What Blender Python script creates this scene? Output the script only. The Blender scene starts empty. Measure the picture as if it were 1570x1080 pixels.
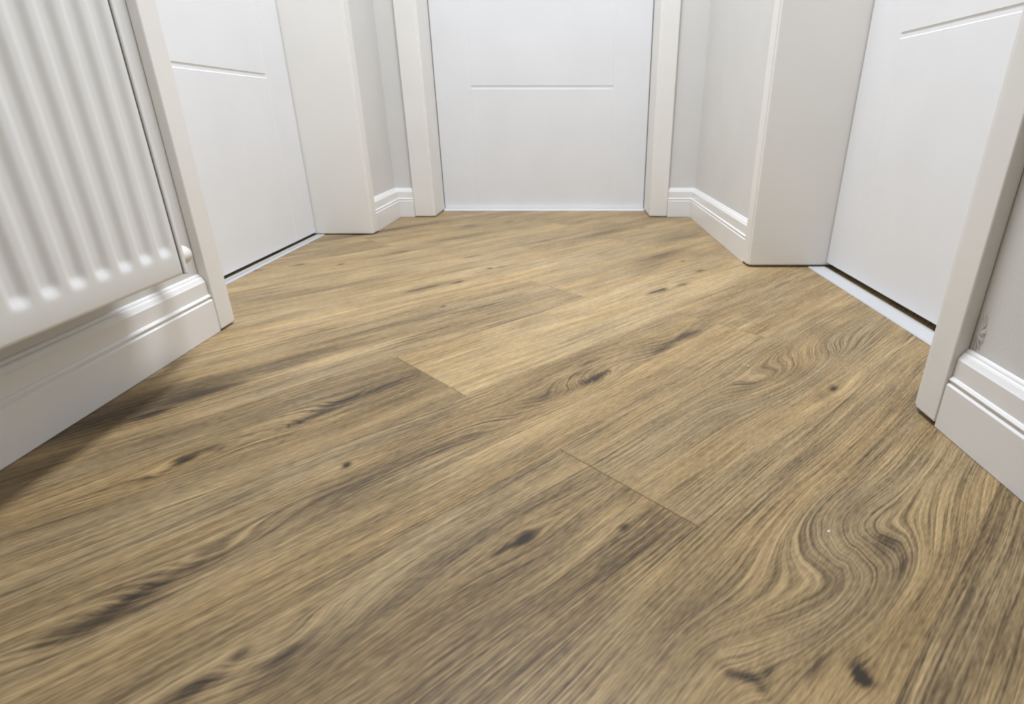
import bpy, bmesh, math, random
from mathutils import Vector, Matrix

# ------------------------------------------------------------------ camera, world, light, exposure
H = 0.36                       # camera height above the floor; lengths below are in multiples of it
PITCH = math.atan(365.0 / 858.0)
scn = bpy.context.scene
col = scn.collection
cd = bpy.data.cameras.new('camera')
cam = bpy.data.objects.new('camera', cd)
col.objects.link(cam)
cd.sensor_width = 36.0
cd.lens = 858.0 / 1570.0 * 36.0
cd.shift_x = -87.0 / 1570.0    # the photograph is a crop: its optical axis is right of the middle
cd.clip_start = 0.01
cam.location = (0, 0, H)
cam.rotation_euler = (math.pi / 2 - PITCH, 0, 0)
cd.dof.use_dof = True
cd.dof.focus_distance = 0.95
cd.dof.aperture_fstop = 6.3
scn.camera = cam

world = bpy.data.worlds.new('world')
scn.world = world
world.use_nodes = True
world.node_tree.nodes['Background'].inputs[0].default_value = (0.02, 0.02, 0.02, 1)

def ceiling_lamp(name, x, y, size, watts, color):
    ld = bpy.data.lights.new(name, 'AREA')
    ld.shape = 'RECTANGLE'         # a long flush ceiling lamp
    ld.size, ld.size_y = size
    ld.energy = watts
    ld.color = color
    ld.spread = math.radians(135)
    o = bpy.data.objects.new(name, ld)
    o.location = (x * H, y * H, 6.75 * H)
    col.objects.link(o)
ceiling_lamp('ceiling_lamp', -0.25, 3.1, (0.26, 0.95), 33.0, (0.85, 0.908, 1.0))

vs = scn.view_settings
vs.view_transform = 'Standard'
vs.look = 'None'
vs.gamma = 1.0
vs.use_curve_mapping = False
vs.exposure = 0.0

# ------------------------------------------------------------------ node helpers
class S:
    """a shader value with arithmetic"""
    def __init__(self, nt, sock): self.nt, self.s = nt, sock
    def op(self, kind, b=None, clamp=False):
        n = self.nt.nodes.new('ShaderNodeMath'); n.operation = kind; n.use_clamp = clamp
        self.nt.links.new(self.s, n.inputs[0])
        if isinstance(b, S): self.nt.links.new(b.s, n.inputs[1])
        elif b is not None: n.inputs[1].default_value = b
        return S(self.nt, n.outputs[0])
    def __add__(self, b): return self.op('ADD', b)
    def __sub__(self, b): return self.op('SUBTRACT', b)
    def __mul__(self, b): return self.op('MULTIPLY', b)
    def __truediv__(self, b): return self.op('DIVIDE', b)

def vec(nt, x, y, z):
    n = nt.nodes.new('ShaderNodeCombineXYZ')
    for i, v in enumerate((x, y, z)):
        if isinstance(v, S): nt.links.new(v.s, n.inputs[i])
        else: n.inputs[i].default_value = v
    return n.outputs[0]

def noise(nt, x, y, z, detail=2.0, rough=0.5, scale=1.0):
    n = nt.nodes.new('ShaderNodeTexNoise')
    n.inputs['Scale'].default_value = scale
    n.inputs['Detail'].default_value = detail
    n.inputs['Roughness'].default_value = rough
    nt.links.new(vec(nt, x, y, z), n.inputs['Vector'])
    return S(nt, n.outputs['Fac'])

def new_mat(name):
    m = bpy.data.materials.new(name)
    m.use_nodes = True
    nt = m.node_tree
    return m, nt, nt.nodes['Principled BSDF']

def paint(name, color, rough, bump_scale=0.0, bump=0.0, coat=0.0, mottling=0.02):
    m, nt, b = new_mat(name)
    tc = nt.nodes.new('ShaderNodeTexCoord')
    n = nt.nodes.new('ShaderNodeTexNoise')
    n.inputs['Scale'].default_value = 6.0
    n.inputs['Detail'].default_value = 4.0
    nt.links.new(tc.outputs['Object'], n.inputs['Vector'])
    r = nt.nodes.new('ShaderNodeValToRGB')
    r.color_ramp.elements[0].position = 0.3
    r.color_ramp.elements[1].position = 0.7
    r.color_ramp.elements[0].color = tuple(c * (1 - mottling) for c in color) + (1,)
    r.color_ramp.elements[1].color = tuple(min(1, c * (1 + mottling)) for c in color) + (1,)
    nt.links.new(n.outputs['Fac'], r.inputs[0])
    nt.links.new(r.outputs[0], b.inputs['Base Color'])
    b.inputs['Roughness'].default_value = rough
    b.inputs['Coat Weight'].default_value = coat
    b.inputs['Coat Roughness'].default_value = 0.15
    if bump:
        n2 = nt.nodes.new('ShaderNodeTexNoise')
        n2.inputs['Scale'].default_value = bump_scale
        n2.inputs['Detail'].default_value = 3.0
        nt.links.new(tc.outputs['Object'], n2.inputs['Vector'])
        bp = nt.nodes.new('ShaderNodeBump')
        bp.inputs['Strength'].default_value = bump
        bp.inputs['Distance'].default_value = 0.001
        nt.links.new(n2.outputs['Fac'], bp.inputs['Height'])
        nt.links.new(bp.outputs[0], b.inputs['Normal'])
    return m

M_WALL = paint('matte_greige_wall_paint', (0.73, 0.715, 0.685), 0.9, 260, 0.25)
M_CEIL = paint('matte_white_ceiling_paint', (0.82, 0.81, 0.79), 0.95)
M_DOOR = paint('white_door_lacquer', (0.84, 0.84, 0.845), 0.42, 90, 0.03)
M_TRIM = paint('white_frame_lacquer', (0.865, 0.84, 0.795), 0.42, 90, 0.03)
M_SKIRT = paint('white_skirting_lacquer', (0.88, 0.865, 0.845), 0.26, 60, 0.03)
M_RAD = paint('white_radiator_enamel', (0.87, 0.865, 0.845), 0.30, 120, 0.03)
M_VALVE = paint('cream_plastic', (0.76, 0.73, 0.67), 0.35)
M_ALU = paint('pale_anodised_strip', (0.56, 0.56, 0.56), 0.35, 400, 0.1)
M_SILL = paint('glossy_white_strip', (0.88, 0.89, 0.91), 0.2)
M_GAP = paint('dark_grey_gap_strip', (0.075, 0.075, 0.08), 0.5)
M_PLASTER = paint('bare_grey_plaster', (0.60, 0.57, 0.55), 0.95, 500, 0.9, mottling=0.2)
M_CRUMB = paint('white_crumb', (0.92, 0.92, 0.90), 0.8)
M_SUB = paint('grey_screed', (0.25, 0.24, 0.22), 0.9)

# ------------------------------------------------------------------ mesh helpers (input in camera heights)
def finish(name, bm, mat, parent=None, smooth=False, origin=None, bevel=None):
    bmesh.ops.recalc_face_normals(bm, faces=bm.faces[:])
    org = Vector(origin) if origin is not None else Vector((0, 0, 0))
    for v in bm.verts:
        v.co = (v.co - org) * H
    me = bpy.data.meshes.new(name)
    bm.to_mesh(me); bm.free()
    me.materials.append(mat)
    if smooth:
        for p in me.polygons: p.use_smooth = True
    o = bpy.data.objects.new(name, me)
    col.objects.link(o)
    o.location = org * H
    if parent is not None:
        o.parent = parent
        o.location = org * H - parent.location
    if bevel:
        md = o.modifiers.new('edge', 'BEVEL')
        md.width = bevel * H; md.segments = 3; md.limit_method = 'ANGLE'
        md.harden_normals = True
        for p in me.polygons: p.use_smooth = True
    return o

def box(bm, a, b):
    vs_ = [bm.verts.new((x, y, z)) for x in (a[0], b[0]) for y in (a[1], b[1]) for z in (a[2], b[2])]
    for f in ((0, 1, 3, 2), (4, 6, 7, 5), (0, 4, 5, 1), (2, 3, 7, 6), (0, 2, 6, 4), (1, 5, 7, 3)):
        bm.faces.new([vs_[i] for i in f])

def empty(name, loc):
    o = bpy.data.objects.new(name, None)
    o.empty_display_size = 0.05
    o.location = Vector(loc) * H
    col.objects.link(o)
    return o

def tag(o, label=None, cat=None, kind=None, group=None):
    if label: o['label'] = label
    if cat: o['category'] = cat
    if kind: o['kind'] = kind
    if group: o['group'] = group
    return o

# plan of the hall
XL, XR, YF = -1.778, 1.314, 6.035      # wall faces
FL, FR, FF = -1.736, 1.270, 5.990      # faces of skirting and casing
YB = -6.5                              # wall behind the photographer
TOP = 6.8                              # ceiling
ZO = 5.55                              # head of the door openings
OL, OR_, OF = -2.62, 2.25, 6.85        # outer faces of the walls
TILT = 0.0085                          # the left wall runs a little out of square
def sk(bm):
    for v in bm.verts: v.co.x -= TILT * (v.co.y - 2.2)
    return bm

# ------------------------------------------------------------------ floor
R2 = math.sqrt(2.0)
T0, W, L = 0.590, 0.5235, 3.57          # rows of planks laid on the diagonal: first seam, width, length
fl = bmesh.new()
box(fl, (OL, YB - 0.2, -0.12), (OR_, OF, -0.0235))
floor = tag(finish('floor', fl, M_SUB), 'oak-look laminate floor with wide planks laid diagonally', 'floor', 'structure')

# growth features of the boards: s (along), t (across), pull along/across, pull, dark, dark along/across
KNOTS = [
 (1.531,1.388,.24,.075,.95,.75,.075,.024), (1.620,1.400,.10,.03,.3,.55,.05,.014), (1.310,1.400,.26,.085,-.9,.22,.16,.035), (1.651,1.518,.10,.03,.2,.40,.10,.012),
 (1.50,1.47,.10,.03,.2,.35,.07,.012), (1.00,1.385,.2,.05,.5,.05,.1,.03),
 (2.150,1.402,.28,.070,-.75,.30,.24,.030), (1.98,1.375,.1,.03,.3,.45,.07,.016), (2.27,1.39,.1,.03,.5,.35,.08,.018),
 (.545,1.517,.06,.035,.9,1.1,.016,.011), (.545,1.517,.06,.035,.0,-.20,.10,.035), (.50,1.35,.3,.1,.2,.30,.22,.10),
 (.80,1.42,.3,.1,.1,.14,.25,.08), (-.087,1.335,.30,.080,.9,.50,.10,.026), (.10,1.368,.25,.06,-.8,.30,.12,.022), (-.02,1.36,.1,.03,.3,.50,.05,.016),
 (2.149,.831,.34,.115,-.95,.16,.14,.05), (1.93,.90,.2,.06,-.6,.12,.12,.03), (2.62,.82,.25,.07,.8,.06,.1,.03), (2.152,.659,.09,.035,.9,.95,.028,.013), (2.05,.66,.1,.03,.0,.25,.05,.03),
 (.722,.881,.10,.050,.9,.65,.030,.020), (.66,.885,.06,.02,.2,.5,.05,.012), (.928,.727,.05,.02,.5,.5,.018,.010),
 (.162,.962,.16,.075,-.8,.40,.05,.016), (.12,.93,.14,.06,.6,.25,.06,.02), (.093,1.032,.05,.02,.5,.55,.02,.014), (.003,1.014,.1,.03,.3,.55,.06,.018),
 (.45,.80,.4,.1,.0,.24,.35,.09), (.80,.66,.4,.1,.0,.16,.25,.05), (.35,1.065,.6,.03,.0,-.22,.8,.045),
 (.200,1.902,.15,.060,.95,.85,.035,.018), (.27,1.92,.1,.03,.4,.4,.07,.012), (.13,1.87,.1,.03,.4,.3,.06,.014), (.619,1.895,.22,.090,.85,.55,.075,.016), (.53,1.885,.1,.03,.4,.45,.05,.016), (.70,1.93,.18,.06,-.7,.35,.08,.018), (.87,1.93,.15,.04,.3,.28,.15,.02),
 (.93,1.93,.3,.1,.0,.25,.3,.14), (.25,1.78,.3,.05,.0,.12,.5,.05),
 (2.760,1.946,.16,.055,.9,.80,.070,.026), (2.68,1.955,.1,.03,.2,.6,.06,.016), (2.960,1.920,.1,.04,.6,.85,.045,.016), (3.330,2.040,.1,.03,.3,.85,.045,.012), (3.25,1.9,.2,.05,.0,.15,.2,.04),
 (.182,2.318,.15,.05,.7,.70,.06,.022), (.36,2.370,.2,.06,.4,.45,.12,.035), (.30,2.44,.3,.1,.0,.22,.25,.10), (.05,2.40,.3,.1,.0,.28,.3,.14), (.75,2.47,.3,.1,.0,.24,.35,.045), (1.2,2.56,.3,.1,.0,.30,.30,.03), (.95,2.35,.3,.1,.0,-.25,.4,.04),
 (1.628,2.628,.05,.02,.5,.80,.018,.010), (1.78,2.47,.2,.06,.5,.35,.20,.05), (1.45,2.52,.2,.05,.3,.28,.18,.03), (2.05,2.50,.1,.03,.0,.3,.10,.02), (3.465,2.274,.06,.03,.4,.70,.025,.012), (3.2,2.33,.2,.06,.0,.30,.20,.05),
 (1.788,3.018,.20,.06,.8,.70,.12,.028), (1.970,2.985,.1,.03,.3,.75,.05,.018), (1.67,3.02,.1,.03,.0,.5,.06,.015), (2.327,3.118,.08,.03,.5,.85,.030,.016), (2.42,3.09,.1,.03,.0,.5,.06,.010),
 (2.45,3.50,.2,.05,.5,.55,.10,.020), (1.6,3.42,.2,.05,.0,.25,.5,.05), (1.15,3.50,.2,.05,.0,.20,.3,.06),
 (1.655,3.974,.06,.03,.5,.70,.030,.018), (1.430,4.171,.1,.04,.5,.60,.06,.022), (1.15,4.22,.1,.04,.3,.50,.06,.025), (2.15,4.03,.1,.04,.3,.50,.12,.020), (4.15,2.79,.2,.08,.3,.40,.3,.06),
 (3.2,4.55,.1,.05,.2,.50,.08,.03), (3.6,4.45,.1,.05,.2,.60,.05,.02), (2.3,4.9,.3,.1,.0,.35,.5,.06), (2.9,4.15,.3,.1,.0,.15,.4,.06), (4.3,3.3,.1,.05,.2,.5,.05,.02), (3.9,3.4,.2,.1,.0,.35,.4,.05),
 (3.55,2.5,.2,.1,.0,.35,.35,.06), (3.35,2.42,.2,.1,.0,.25,.3,.06),
 (.96,.275,.20,.13,-.65,.10,.06,.05), (1.17,.25,.17,.11,-.85,.10,.08,.03), (.935,.128,.07,.05,.8,1.1,.016,.020), (.955,.145,.05,.04,.0,.3,.035,.035), (.765,.285,.05,.06,.6,.65,.014,.040), (.80,.262,.04,.04,.0,.45,.02,.012), (.88,.20,.05,.04,.0,.45,.05,.012),
 (1.366,.221,.16,.10,.95,.40,.05,.03), (1.30,.165,.08,.04,.3,.35,.05,.012), (1.25,.10,.25,.04,.0,.22,.3,.02), (.85,.42,.3,.08,.0,.25,.2,.05), (1.0,.02,.6,.05,.0,.18,.8,.04),
]
TONE = {(0,-1):-.09, (0,0):-.02, (2,-1):-.07, (2,0):.10, (1,-1):-.03, (1,0):.0, (3,-1):-.01, (3,0):.07, (-1,-1):-.04, (-1,0):-.03, (-2,-1):-.08, (-2,0):-.08, (4,-1):.07, (5,-1):.05, (5,0):.04}
JOINT = {0:1.073, 1:2.47, 2:1.076, 3:2.32, 4:3.72, 5:2.95, 6:3.9, 7:2.2, 8:3.6, -1:2.95, -2:1.95, -3:3.1, -4:1.6, -5:2.6, 9:2.8, 10:3.3}

def wood(name, seed, tone, knots):
    """oak board; local x runs along the board, y across it, in metres"""
    m, nt, b = new_mat(name)
    tc = nt.nodes.new('ShaderNodeTexCoord')
    sp = nt.nodes.new('ShaderNodeSeparateXYZ')
    nt.links.new(tc.outputs['Object'], sp.inputs[0])
    x0, y0 = S(nt, sp.outputs[0]), S(nt, sp.outputs[1])
    # organic wobble of everything
    x = x0 + (noise(nt, x0 * 9.0, y0 * 30.0, seed + 3.1, 2) - 0.5) * 0.030
    y = y0 + (noise(nt, x0 * 9.0, y0 * 40.0, seed + 7.7, 2) - 0.5) * 0.0042
    g = y + (noise(nt, x0 * 2.2, y0 * 7.0, seed, 1.0) - 0.5) * 0.030
    dark = None
    for (ks, kt, A, B, K, D, dA, dB) in knots:
        dx, dy = x - ks, y - kt
        if K > 0:
            ax, ay = dx / A, dy / B
            w = ((ax * ax + ay * ay) + 1.0)
            g = g - (dy * K) / w
        elif K < 0:
            ax, ay = dx / A, dy / B
            g = g + ((ax * ax + ay * ay) * -1.0).op('EXPONENT') * (-K * B)
        if D:
            qx, qy = dx / dA, dy / dB
            e = (((qx * qx + qy * qy) * -1.0).op('EXPONENT')) * D
            dark = e if dark is None else dark + e
    broad = noise(nt, x0 * 1.6, g * 16.0, seed + 11.0, 2.0, 0.55)
    med = noise(nt, x0 * 2.4, g * 62.0, seed + 23.0, 2.0, 0.5)
    line = noise(nt, x0 * 4.0, g * 480.0, seed + 31.0, 1.5, 0.5)
    fine = noise(nt, x0 * 11.0, g * 980.0, seed + 37.0, 1.5, 0.6)
    pore = noise(nt, x0 * 90.0, y0 * 700.0, seed + 41.0, 1.0, 0.5)
    blot = noise(nt, x0 * 7.0, y0 * 22.0, seed + 53.0, 4.0, 0.65)
    # strength of the ring lines comes and goes over a board
    lw = ((noise(nt, x0 * 2.0, g * 9.0, seed + 61.0, 1.0) - 0.30) * 3.2).op('MAXIMUM', 0.2)
    v = (broad - 0.5) * 0.38 + (med - 0.5) * 0.29 + (line - 0.5) * lw * 0.75 + (fine - 0.5) * 0.85 + (pore - 0.5) * 0.45 + (blot - 0.5) * 0.42 + (0.50 + tone)
    if dark is not None:
        v = v - dark * ((blot + line) * 0.55 + 0.05)
    r = nt.nodes.new('ShaderNodeValToRGB')
    cr = r.color_ramp
    cr.elements[0].position = 0.0;  cr.elements[0].color = (0.038, 0.029, 0.021, 1)
    cr.elements[1].position = 1.0;  cr.elements[1].color = (0.660, 0.495, 0.275, 1)
    for p, c in ((0.18, (0.095, 0.067, 0.038)), (0.36, (0.205, 0.146, 0.076)), (0.55, (0.345, 0.250, 0.130)), (0.78, (0.500, 0.370, 0.200))):
        el = cr.elements.new(p); el.color = c + (1,)
    nt.links.new(v.s, r.inputs[0])
    # hue drifts between grey-brown and honey
    hue = noise(nt, x0 * 3.0, g * 18.0, seed + 71.0, 2.0)
    mx = nt.nodes.new('ShaderNodeMix'); mx.data_type = 'RGBA'; mx.blend_type = 'MULTIPLY'
    mx.inputs[0].default_value = 1.0
    r2 = nt.nodes.new('ShaderNodeValToRGB')
    r2.color_ramp.elements[0].position = 0.35; r2.color_ramp.elements[0].color = (0.97, 0.97, 0.99, 1)
    r2.color_ramp.elements[1].position = 0.65; r2.color_ramp.elements[1].color = (1.06, 1.0, 0.90, 1)
    nt.links.new(hue.s, r2.inputs[0])
    nt.links.new(r.outputs[0], mx.inputs[6]); nt.links.new(r2.outputs[0], mx.inputs[7])
    nt.links.new(mx.outputs[2], b.inputs['Base Color'])
    rg = (line - 0.5) * -0.25 + 0.44
    nt.links.new(rg.s, b.inputs['Roughness'])
    b.inputs['Specular IOR Level'].default_value = 0.22
    bp = nt.nodes.new('ShaderNodeBump')
    bp.inputs['Strength'].default_value = 0.30
    bp.inputs['Distance'].default_value = 0.0004
    nt.links.new(noise(nt, x0 * 8.0, y0 * 500.0, seed, 2.0, 0.6).s, bp.inputs['Height'])
    nt.links.new(bp.outputs[0], b.inputs['Normal'])
    return m

def clip(poly, ax, lim, keep_less):
    out = []
    for i, p in enumerate(poly):
        q = poly[(i + 1) % len(poly)]
        ip = (p[ax] <= lim) if keep_less else (p[ax] >= lim)
        iq = (q[ax] <= lim) if keep_less else (q[ax] >= lim)
        if ip: out.append(p)
        if ip != iq:
            k = (lim - p[ax]) / (q[ax] - p[ax])
            out.append((p[0] + (q[0] - p[0]) * k, p[1] + (q[1] - p[1]) * k))
    return out

rnd = random.Random(7)
GAP, BEV = 0.0004, 0.0018
for row in range(-14, 12):
    t0 = T0 + W * row
    js = JOINT.get(row, rnd.uniform(1, 4))
    for k in range(-4, 3):
        s0 = js + L * k
        def xy(s, t): return ((s - t) / R2, (s + t) / R2)
        def shape(inset):
            e = inset * 0.15       # the long sides close tighter than the ends
            p = [xy(s0 + inset, t0 + e), xy(s0 + L - inset, t0 + e), xy(s0 + L - inset, t0 + W - e), xy(s0 + inset, t0 + W - e)]
            for ax, lim, less in ((0, OL + .05, False), (0, OR_ - .05, True), (1, YB - .1, False), (1, OF - .05, True)):
                p = clip(p, ax, lim, less)
                if len(p) < 3: return []
            return p
        outer, inner = shape(GAP), shape(GAP + BEV)
        if len(outer) < 3 or len(outer) != len(inner): continue
        area = 0.5 * abs(sum(outer[i][0] * outer[(i + 1) % len(outer)][1] - outer[(i + 1) % len(outer)][0] * outer[i][1] for i in range(len(outer))))
        if area < 0.01: continue
        ox, oy = xy(s0, t0)
        bm = bmesh.new()
        rot = Matrix.Rotation(-math.pi / 4, 4, 'Z')
        def loc(p, z):
            return rot @ Vector((p[0] - ox, p[1] - oy, z))
        top = [bm.verts.new(loc(p, 0.0)) for p in inner]
        mid = [bm.verts.new(loc(p, -0.0020)) for p in outer]
        low = [bm.verts.new(loc(p, -0.0225)) for p in outer]
        bm.faces.new(top)
        n = len(top)
        for i in range(n):
            j = (i + 1) % n
            bm.faces.new((top[i], mid[i], mid[j], top[j]))
            bm.faces.new((mid[i], low[i], low[j], mid[j]))
        seed = (row * 13.7 + k * 31.3) % 97.0
        tone = TONE.get((row, k), rnd.uniform(-.01, .05))
        kn = [((a - s0) * H, (c - t0) * H, A * H, B * H, K, D, dA * H, dB * H) for (a, c, A, B, K, D, dA, dB) in KNOTS
              if s0 < a < s0 + L and t0 < c < t0 + W]
        o = finish('plank', bm, wood('oak_board', seed, tone, kn))
        o.rotation_euler.z = math.pi / 4
        o.location = (ox * H, oy * H, 0)
        o.parent = floor

# ------------------------------------------------------------------ walls and ceiling
def wall(name, boxes, label, left=False, mat=None):
    bm = bmesh.new()
    for a, b in boxes: box(bm, a, b)
    if left: sk(bm)
    return tag(finish(name, bm, mat or M_WALL), label, 'wall', 'structure')

JL0, JL1 = 2.760, 5.050        # jamb faces of the left door opening
JR0, JR1 = 1.826, 3.888        # right
JF0, JF1 = -1.404, 0.850       # far
JT = 0.045                     # jamb board thickness
wl = wall('wall_left', [((OL, YB, 0), (XL, JL0 - JT, TOP)), ((OL, JL0 - JT, ZO + JT), (XL, JL1 + JT, TOP)), ((OL, JL1 + JT, 0), (XL, YF, TOP))],
     'pale greige wall behind the radiator and around the left door', True)
wr = wall('wall_right', [((XR, YB, 0), (OR_, JR0 - JT, TOP)), ((XR, JR0 - JT, ZO + JT), (OR_, JR1 + JT, TOP)), ((XR, JR1 + JT, 0), (OR_, YF, TOP))],
     'pale greige wall around the right door')
wall('wall_back', [((OL, YF, 0), (JF0 - JT, OF, TOP)), ((JF0 - JT, YF, ZO + JT), (JF1 + JT, OF, TOP)), ((JF1 + JT, YF, 0), (OR_, OF, TOP))],
     'pale greige end wall around the far door')
wall('wall_front', [((OL, YB - .2, 0), (OR_, YB, TOP))], 'pale greige wall at the near end of the hall')
bm = bmesh.new(); box(bm, (OL, YB - .2, TOP), (OR_, OF, TOP + .2))
tag(finish('ceiling', bm, M_CEIL), 'plain white hall ceiling', 'ceiling', 'structure')

# rough plaster where the paint came off in the corner of casing and skirting
bm = bmesh.new()
rr = random.Random(3)
ctr = (1.668, 0.352)
ring = []
for i in range(36):
    a = 2 * math.pi * i / 36
    q = 0.7 + 0.6 * rr.random()
    ring.append(bm.verts.new((XR - 0.0005, min(1.683, ctr[0] + 0.022 * q * math.cos(a)), max(.297, ctr[1] + 0.062 * q * math.sin(a)))))
c_ = bm.verts.new((XR - 0.006, ctr[0], ctr[1]))
mids = [bm.verts.new((XR - 0.003 - 0.004 * rr.random(), (v.co.y * .55 + ctr[0] * .45), (v.co.z * .55 + ctr[1] * .45))) for v in ring]
for i in range(36):
    j = (i + 1) % 36
    bm.faces.new((ring[i], ring[j], mids[j], mids[i]))
    bm.faces.new((mids[i], mids[j], c_))
pl = finish('plaster_patch', bm, M_PLASTER, wr)
tag(pl, 'rough grey plaster where the paint has chipped')

# ------------------------------------------------------------------ skirting boards
# profile: depth behind the face, height
PROF = [(0, 0.002), (0, .163), (.006, .170), (.0105, .1715), (.0105, .176), (.004, .179), (.003, .184), (.009, .192), (.0125, .194),
        (.0125, .256), (.0145, .259), (.017, .264), (.022, .275), (.026, .280), (.031, .281), (.031, .2845), (.033, .289), (.037, .2925), (.042, .2935), (.042, .002)]
def skirting(name, axis, face, sgn, a, b, ma, mb, label, left=False):
    """sgn: direction from the face into the wall; ma / mb: mitre at the ends (1 = inner corner)"""
    bm = bmesh.new()
    rows = []
    for d, z in PROF:
        pa, pb = a - ma * d, b + mb * d
        depth = face + sgn * d
        if axis == 'y': rows.append((bm.verts.new((depth, pa, z)), bm.verts.new((depth, pb, z))))
        else: rows.append((bm.verts.new((pa, depth, z)), bm.verts.new((pb, depth, z))))
    for i in range(len(rows) - 1):
        bm.faces.new((rows[i][0], rows[i][1], rows[i + 1][1], rows[i + 1][0]))
    bm.faces.new([r[0] for r in rows]); bm.faces.new([r[1] for r in rows])
    if left: sk(bm)
    o = finish(name, bm, M_SKIRT)
    return tag(o, label, 'baseboard', 'structure')

LC0, LC1 = 2.618, 5.200     # outer edges of casings
RC0, RC1 = 1.690, 4.020
FC0, FC1 = -1.617, 1.032
KX = FL - TILT * (FF - 2.2)  # skirting face of the left wall at the far corner
skirting('baseboard_left', 'y', FL, -1, YB, LC0 - .002, 0, 0, 'white moulded skirting board under the radiator', True)
skirting('baseboard_left_far', 'y', FL, -1, LC1 + .002, FF, 0, 1, 'short white skirting board between left door and far corner', True)
skirting('baseboard_right', 'y', FR, 1, YB, RC0 - .002, 0, 0, 'white moulded skirting board nearest the right door casing')
skirting('baseboard_right_far', 'y', FR, 1, RC1 + .002, FF, 0, 1, 'white skirting board between the right door and far corner')
skirting('baseboard_back_left', 'x', FF, 1, KX, FC0 - .002, 1, 0, 'tiny white skirting piece left of the far door')
skirting('baseboard_back_right', 'x', FF, 1, FC1 + .002, FR, 0, 1, 'tiny white skirting piece right of the far door')

# ------------------------------------------------------------------ doors with frames
def unit(num, put, u0, u1, c0, c1, wall_w, leaf_w, z_leaf, groove_z, label_side, left=False, strip=None, gap=.008, strip_mat=M_ALU, grow=(.375, .375)):
    """put(u, w, z) maps opening coordinates to the hall; w grows into the wall from the casing face"""
    fr = empty('trim_%d' % num, put((u0 + u1) / 2, 0, 0))
    tag(fr, 'white door frame with flat casing around the %s door' % label_side, 'door frame', 'structure')
    Z0 = gap
    def add(name, a, b, mat, bevel=None, parent=fr):
        bm = bmesh.new(); box(bm, a, b)
        for v in bm.verts: v.co = Vector(put(*v.co))
        if left: sk(bm)
        return finish(name, bm, mat, parent, bevel=bevel)
    nose = 0.022
    for (j, c, sg) in ((u0, c0, -1), (u1, c1, 1)):
        add('jamb', (j, .004, Z0), (j + sg * JT, leaf_w + .20, ZO), M_TRIM, .008)
        add('casing', (j + sg * nose, -.004, Z0), (c, wall_w, ZO + .19), M_TRIM, .007)
    add('jamb', (u0, .004, ZO), (u1, leaf_w + .20, ZO + JT), M_TRIM, .008)
    add('casing', (u0 - nose, -.004, ZO + nose), (u1 + nose, wall_w, ZO + .19), M_TRIM, .007)
    # stop strip behind the leaf
    add('door_stop', (u0, leaf_w + .125, Z0), (u0 + .04, leaf_w + .19, ZO), M_TRIM)
    add('door_stop', (u1 - .04, leaf_w + .125, Z0), (u1, leaf_w + .19, ZO), M_TRIM)
    # leaf: slab with V grooves
    e = 0.009
    a, b_ = u0 + e, u1 - e
    gd = 0.0045
    vg = [a + grow[0], b_ - grow[1]]
    us = [a]
    for g in vg: us += [g - .006, g, g + .006]
    us.append(b_)
    zs = [z_leaf]
    for g in groove_z: zs += [g - .017, g - .0125, g + .0125, g + .017]
    zs.append(ZO - .009)
    bm = bmesh.new()
    grid = []
    for iu, u in enumerate(us):
        line = []
        for iz, z in enumerate(zs):
            d = 0.0
            if iu in (2, 5): d = gd * .6
            if 2 <= iu <= 5 and 0 < iz < len(zs) - 1 and (iz - 1) % 4 in (1, 2): d = gd
            line.append(bm.verts.new(put(u, leaf_w + d, z)))
        grid.append(line)
    for i in range(len(us) - 1):
        for k in range(len(zs) - 1):
            bm.faces.new((grid[i][k], grid[i + 1][k], grid[i + 1][k + 1], grid[i][k + 1]))
    edge = [(i, 0) for i in range(len(us))] + [(len(us) - 1, k) for k in range(1, len(zs))] + [(i, len(zs) - 1) for i in range(len(us) - 2, -1, -1)] + [(0, k) for k in range(len(zs) - 2, 0, -1)]
    back = {}
    for (i, k) in edge:
        back[(i, k)] = bm.verts.new(put(us[i], leaf_w + .115, zs[k]))
    for q in range(len(edge)):
        p, r = edge[q], edge[(q + 1) % len(edge)]
        bm.faces.new((grid[p[0]][p[1]], grid[r[0]][r[1]], back[r], back[p]))
    bm.faces.new([back[p] for p in edge])
    if left: sk(bm)
    d = finish('door_%d' % num, bm, M_DOOR)
    tag(d, 'white %s door leaf with shallow grooves' % label_side, 'door', 'structure')
    if strip:
        # floor strip across the opening: ribbed, low, with sloped edges
        w0, w1, zt = strip
        bm = bmesh.new()
        prof = [(w0, .001), (w0 + .006, zt)]
        n = 7
        for i in range(n):
            wa = w0 + .02 + (w1 - w0 - .04) * i / n
            prof += [(wa, zt), (wa + .004, zt - .0025), (wa + .008, zt)]
        prof += [(w1 - .006, zt), (w1, .001)]
        ends = []
        for u in (u0 + .004, u1 - .004):
            ends.append([bm.verts.new(put(u, w, z)) for w, z in prof])
        for i in range(len(prof) - 1):
            bm.faces.new((ends[0][i], ends[0][i + 1], ends[1][i + 1], ends[1][i]))
        bm.faces.new(ends[0]); bm.faces.new(ends[1]); bm.faces.new((ends[0][0], ends[0][-1], ends[1][-1], ends[1][0]))
        if left: sk(bm)
        finish('threshold_strip', bm, strip_mat, fr)

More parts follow.
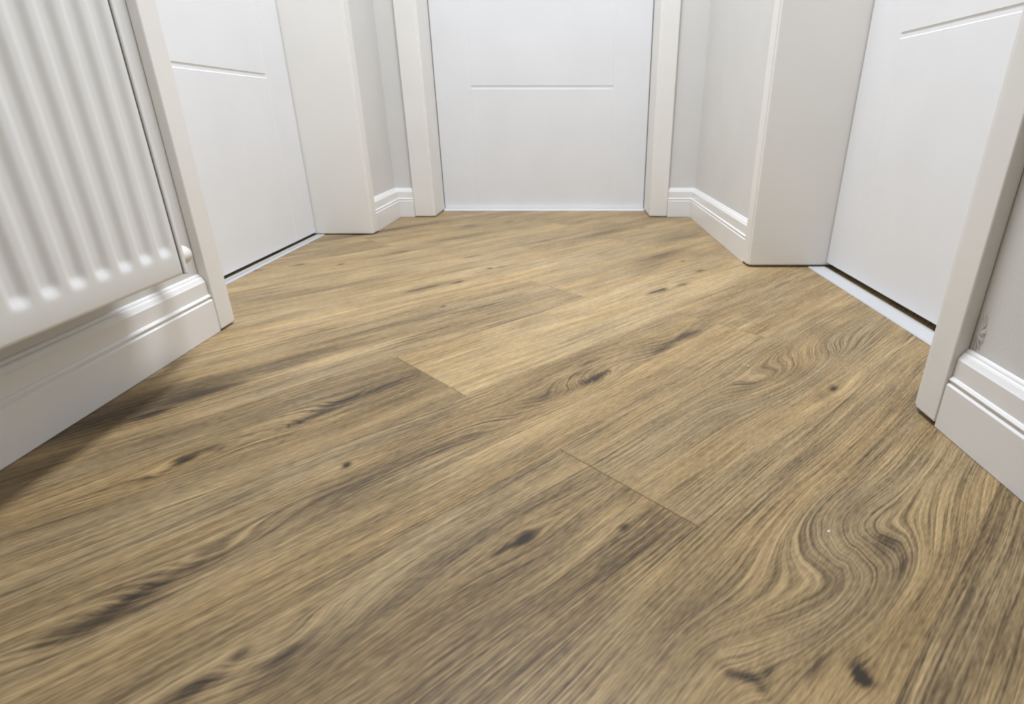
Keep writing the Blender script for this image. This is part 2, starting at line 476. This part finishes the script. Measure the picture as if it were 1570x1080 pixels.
G = 1.10
unit(1, lambda u, w, z: (FL - w, u, z), JL0, JL1, LC0, LC1, .042, .510, .024, [1.262, 1.262 + G, 1.262 + 2 * G, 1.262 + 3 * G], 'left', True, (.435, .507, .006))
unit(2, lambda u, w, z: (u, FF + w, z), JF0, JF1, FC0, FC1, .045, .480, .020, [1.258, 1.258 + G, 1.258 + 2 * G, 1.258 + 3 * G], 'far', False, (.415, .62, .017), strip_mat=M_SILL)
unit(3, lambda u, w, z: (FR + w, u, z), JR0, JR1, RC0, RC1, .044, .550, .038, [1.395, 1.395 + G, 1.395 + 2 * G, 1.395 + 3 * G], 'right', False, (.425, .548, .007), .015)

# ------------------------------------------------------------------ radiator on the left wall
RX, RY1, RZ0 = -1.480, 2.100, 0.432
PITCHR = 0.0985
NCH = 22
RY0 = RY1 - 0.018 - NCH * PITCHR - 0.018
RZ1 = 2.10
rad = empty('radiator', (RX, (RY0 + RY1) / 2, RZ0))
tag(rad, 'white fluted panel radiator on the left wall', 'radiator')
def smooth(t):
    t = max(0.0, min(1.0, t)); return t * t * (3 - 2 * t)
bm = bmesh.new()
ys = [RY0, RY0 + .006, RY0 + .018]
NS = 18
for c in range(NCH):
    for i in range(NS):
        ys.append(RY0 + .018 + PITCHR * (c + (i + 1) / NS))
ys += [RY1 - .006, RY1]
zs = [RZ0, RZ0 + .004, RZ0 + .012, RZ0 + .07] + [RZ0 + .07 + .055 * i / 8 for i in range(1, 9)] + [RZ0 + .25, .9, 1.2, 1.5, RZ1 - .13] + [RZ1 - .13 + .06 * i / 6 for i in range(1, 7)] + [RZ1]
DEP = 0.0115
grid = []
for y in ys:
    ph = ((y - RY0 - .018) / PITCHR) % 1.0
    inside = RY0 + .018 <= y <= RY1 - .018
    # channel in the middle of each pitch, soft shoulders
    w = smooth((ph - .08) / .34) * smooth((.92 - ph) / .34) if inside else 0.0
    line = []
    for z in zs:
        k = smooth((z - RZ0 - .074) / .045) * smooth((RZ1 - .066 - z) / .062)
        x = RX - DEP * w * k
        # rolled outer edge
        m_ = min(y - RY0, RY1 - y, z - RZ0)
        if m_ < .007: x -= .007 * (1 - m_ / .007) ** 2
        line.append(bm.verts.new((x, y, z)))
    grid.append(line)
for i in range(len(ys) - 1):
    for k in range(len(zs) - 1):
        bm.faces.new((grid[i][k], grid[i + 1][k], grid[i + 1][k + 1], grid[i][k + 1]))
bx = RX - .055
b0, b1, b2, b3 = (bm.verts.new((bx, ys[0], zs[0])), bm.verts.new((bx, ys[-1], zs[0])), bm.verts.new((bx, ys[-1], zs[-1])), bm.verts.new((bx, ys[0], zs[-1])))
bm.faces.new([g[0] for g in grid] + [b1, b0])
bm.faces.new([g[-1] for g in grid] + [b2, b3])
bm.faces.new(grid[0] + [b3, b0])
bm.faces.new(grid[-1] + [b2, b1])
bm.faces.new((b0, b1, b2, b3))
bmesh.ops.recalc_face_normals(bm, faces=bm.faces[:])
fp = finish('front_panel', bm, M_RAD, rad, smooth=True)
me = fp.data
for p in me.polygons:
    if p.area > 1 or len(p.vertices) > 4: p.use_smooth = False
bm = bmesh.new(); box(bm, (-1.715, RY0 + .02, RZ0 + .02), (-1.665, RY1 - .02, RZ1 - .02))
finish('rear_panel', bm, M_RAD, rad, bevel=.01)
# folded convector fins between the two panels
bm = bmesh.new()
fz0, fz1 = RZ0 + .10, RZ1 - .10
yy = RY0 + .06; prev = None; flip = False
while yy < RY1 - .06:
    xa = -1.545 if flip else -1.655
    cur = (bm.verts.new((xa, yy, fz0)), bm.verts.new((xa, yy, fz1)))
    if prev: bm.faces.new((prev[0], cur[0], cur[1], prev[1]))
    prev = cur; flip = not flip; yy += .03
finish('convector_fins', bm, M_RAD, rad)
# side cover with a rolled front lip, a small gap behind the end of the panel
for y0, y1 in ((RY1 + .014, RY1 + .036), (RY0 - .036, RY0 - .014)):
    bm = bmesh.new(); box(bm, (-1.72, y0, RZ0 - .004), (RX - .004, y1, RZ1))
    finish('side_cover', bm, M_RAD, rad, bevel=.006)
bm = bmesh.new(); box(bm, (RX - .06, RY1 - .002, RZ0), (RX - .010, RY1 + .014, RZ1))  # dark strip added to darken the gap between panel end and side cover
finish('dark_gap_strip', bm, M_GAP, rad)
# top grille
bm = bmesh.new()
box(bm, (-1.72, RY0 - .012, RZ1 + .002), (RX - .006, RY0 + .02, RZ1 + .022))
box(bm, (-1.72, RY1 - .02, RZ1 + .002), (RX - .006, RY1 + .012, RZ1 + .022))
for x in (-1.72, -1.60, RX - .03): box(bm, (x, RY0 + .02, RZ1 + .002), (x + .02, RY1 - .02, RZ1 + .022))
yy = RY0 + .05
while yy < RY1 - .05:
    box(bm, (-1.70, yy, RZ1 + .004), (RX - .03, yy + .008, RZ1 + .018)); yy += .04
finish('top_grille', bm, M_RAD, rad)

def tube(name, pts, radii, mat, parent, seg=20):
    bm = bmesh.new()
    P = [Vector(p) for p in pts]
    rings = []
    for i, p in enumerate(P):
        d = (P[min(i + 1, len(P) - 1)] - P[max(i - 1, 0)]).normalized()
        a = d.cross(Vector((0, 0, 1)))
        if a.length < 1e-4: a = Vector((1, 0, 0))
        a.normalize(); c = d.cross(a)
        rings.append([bm.verts.new(p + (a * math.cos(2 * math.pi * j / seg) + c * math.sin(2 * math.pi * j / seg)) * radii[i]) for j in range(seg)])
    for i in range(len(rings) - 1):
        for j in range(seg):
            bm.faces.new((rings[i][j], rings[i][(j + 1) % seg], rings[i + 1][(j + 1) % seg], rings[i + 1][j]))
    bm.faces.new(rings[0]); bm.faces.new(rings[-1])
    o = finish(name, bm, mat, parent, smooth=True)
    return o
# bent pipe cover that leaves the side of the radiator and turns into the wall
VX, VZ = -1.600, 0.460
pts, rad_ = [], []
for i in range(11):
    a = math.pi / 2 * i / 10
    pts.append((VX - .08 * (1 - math.cos(a)), 2.265 + .08 * math.sin(a), VZ)); rad_.append(.035)
pts = [(VX, RY1 + .030, VZ), (VX, 2.20, VZ), (VX, 2.202, VZ)] + pts + [(XL + .004, 2.345, VZ)]
rad_ = [.030, .030, .035] + rad_ + [.035]
tube('pipe_cover', pts, rad_, M_VALVE, rad)

# ------------------------------------------------------------------ crumbs on the floor
def crumb(x, y, r, label):
    bm = bmesh.new()
    bmesh.ops.create_icosphere(bm, subdivisions=1, radius=r)
    q = random.Random(int(x * 1000))
    for v in bm.verts:
        v.co *= 0.75 + 0.5 * q.random(); v.co.z *= .6
    lo = min(v.co.z for v in bm.verts)
    for v in bm.verts: v.co += Vector((x, y, -lo))
    tag(finish('plaster_crumb', bm, M_CRUMB, origin=(x, y, 0)), label, 'crumb', None, 'white crumbs on the floor')
CR = [(0.772, 2.193, .0045, 'tiny white crumb on the floor left of the curled grain nest'),
      (0.675, 1.155, .0040, 'tiny white crumb on the floor nearest the right skirting board'),
      (0.9195, 3.472, .0055, 'tiny white crumb on the floor in front of the right door')]
for c in CR: crumb(*c)
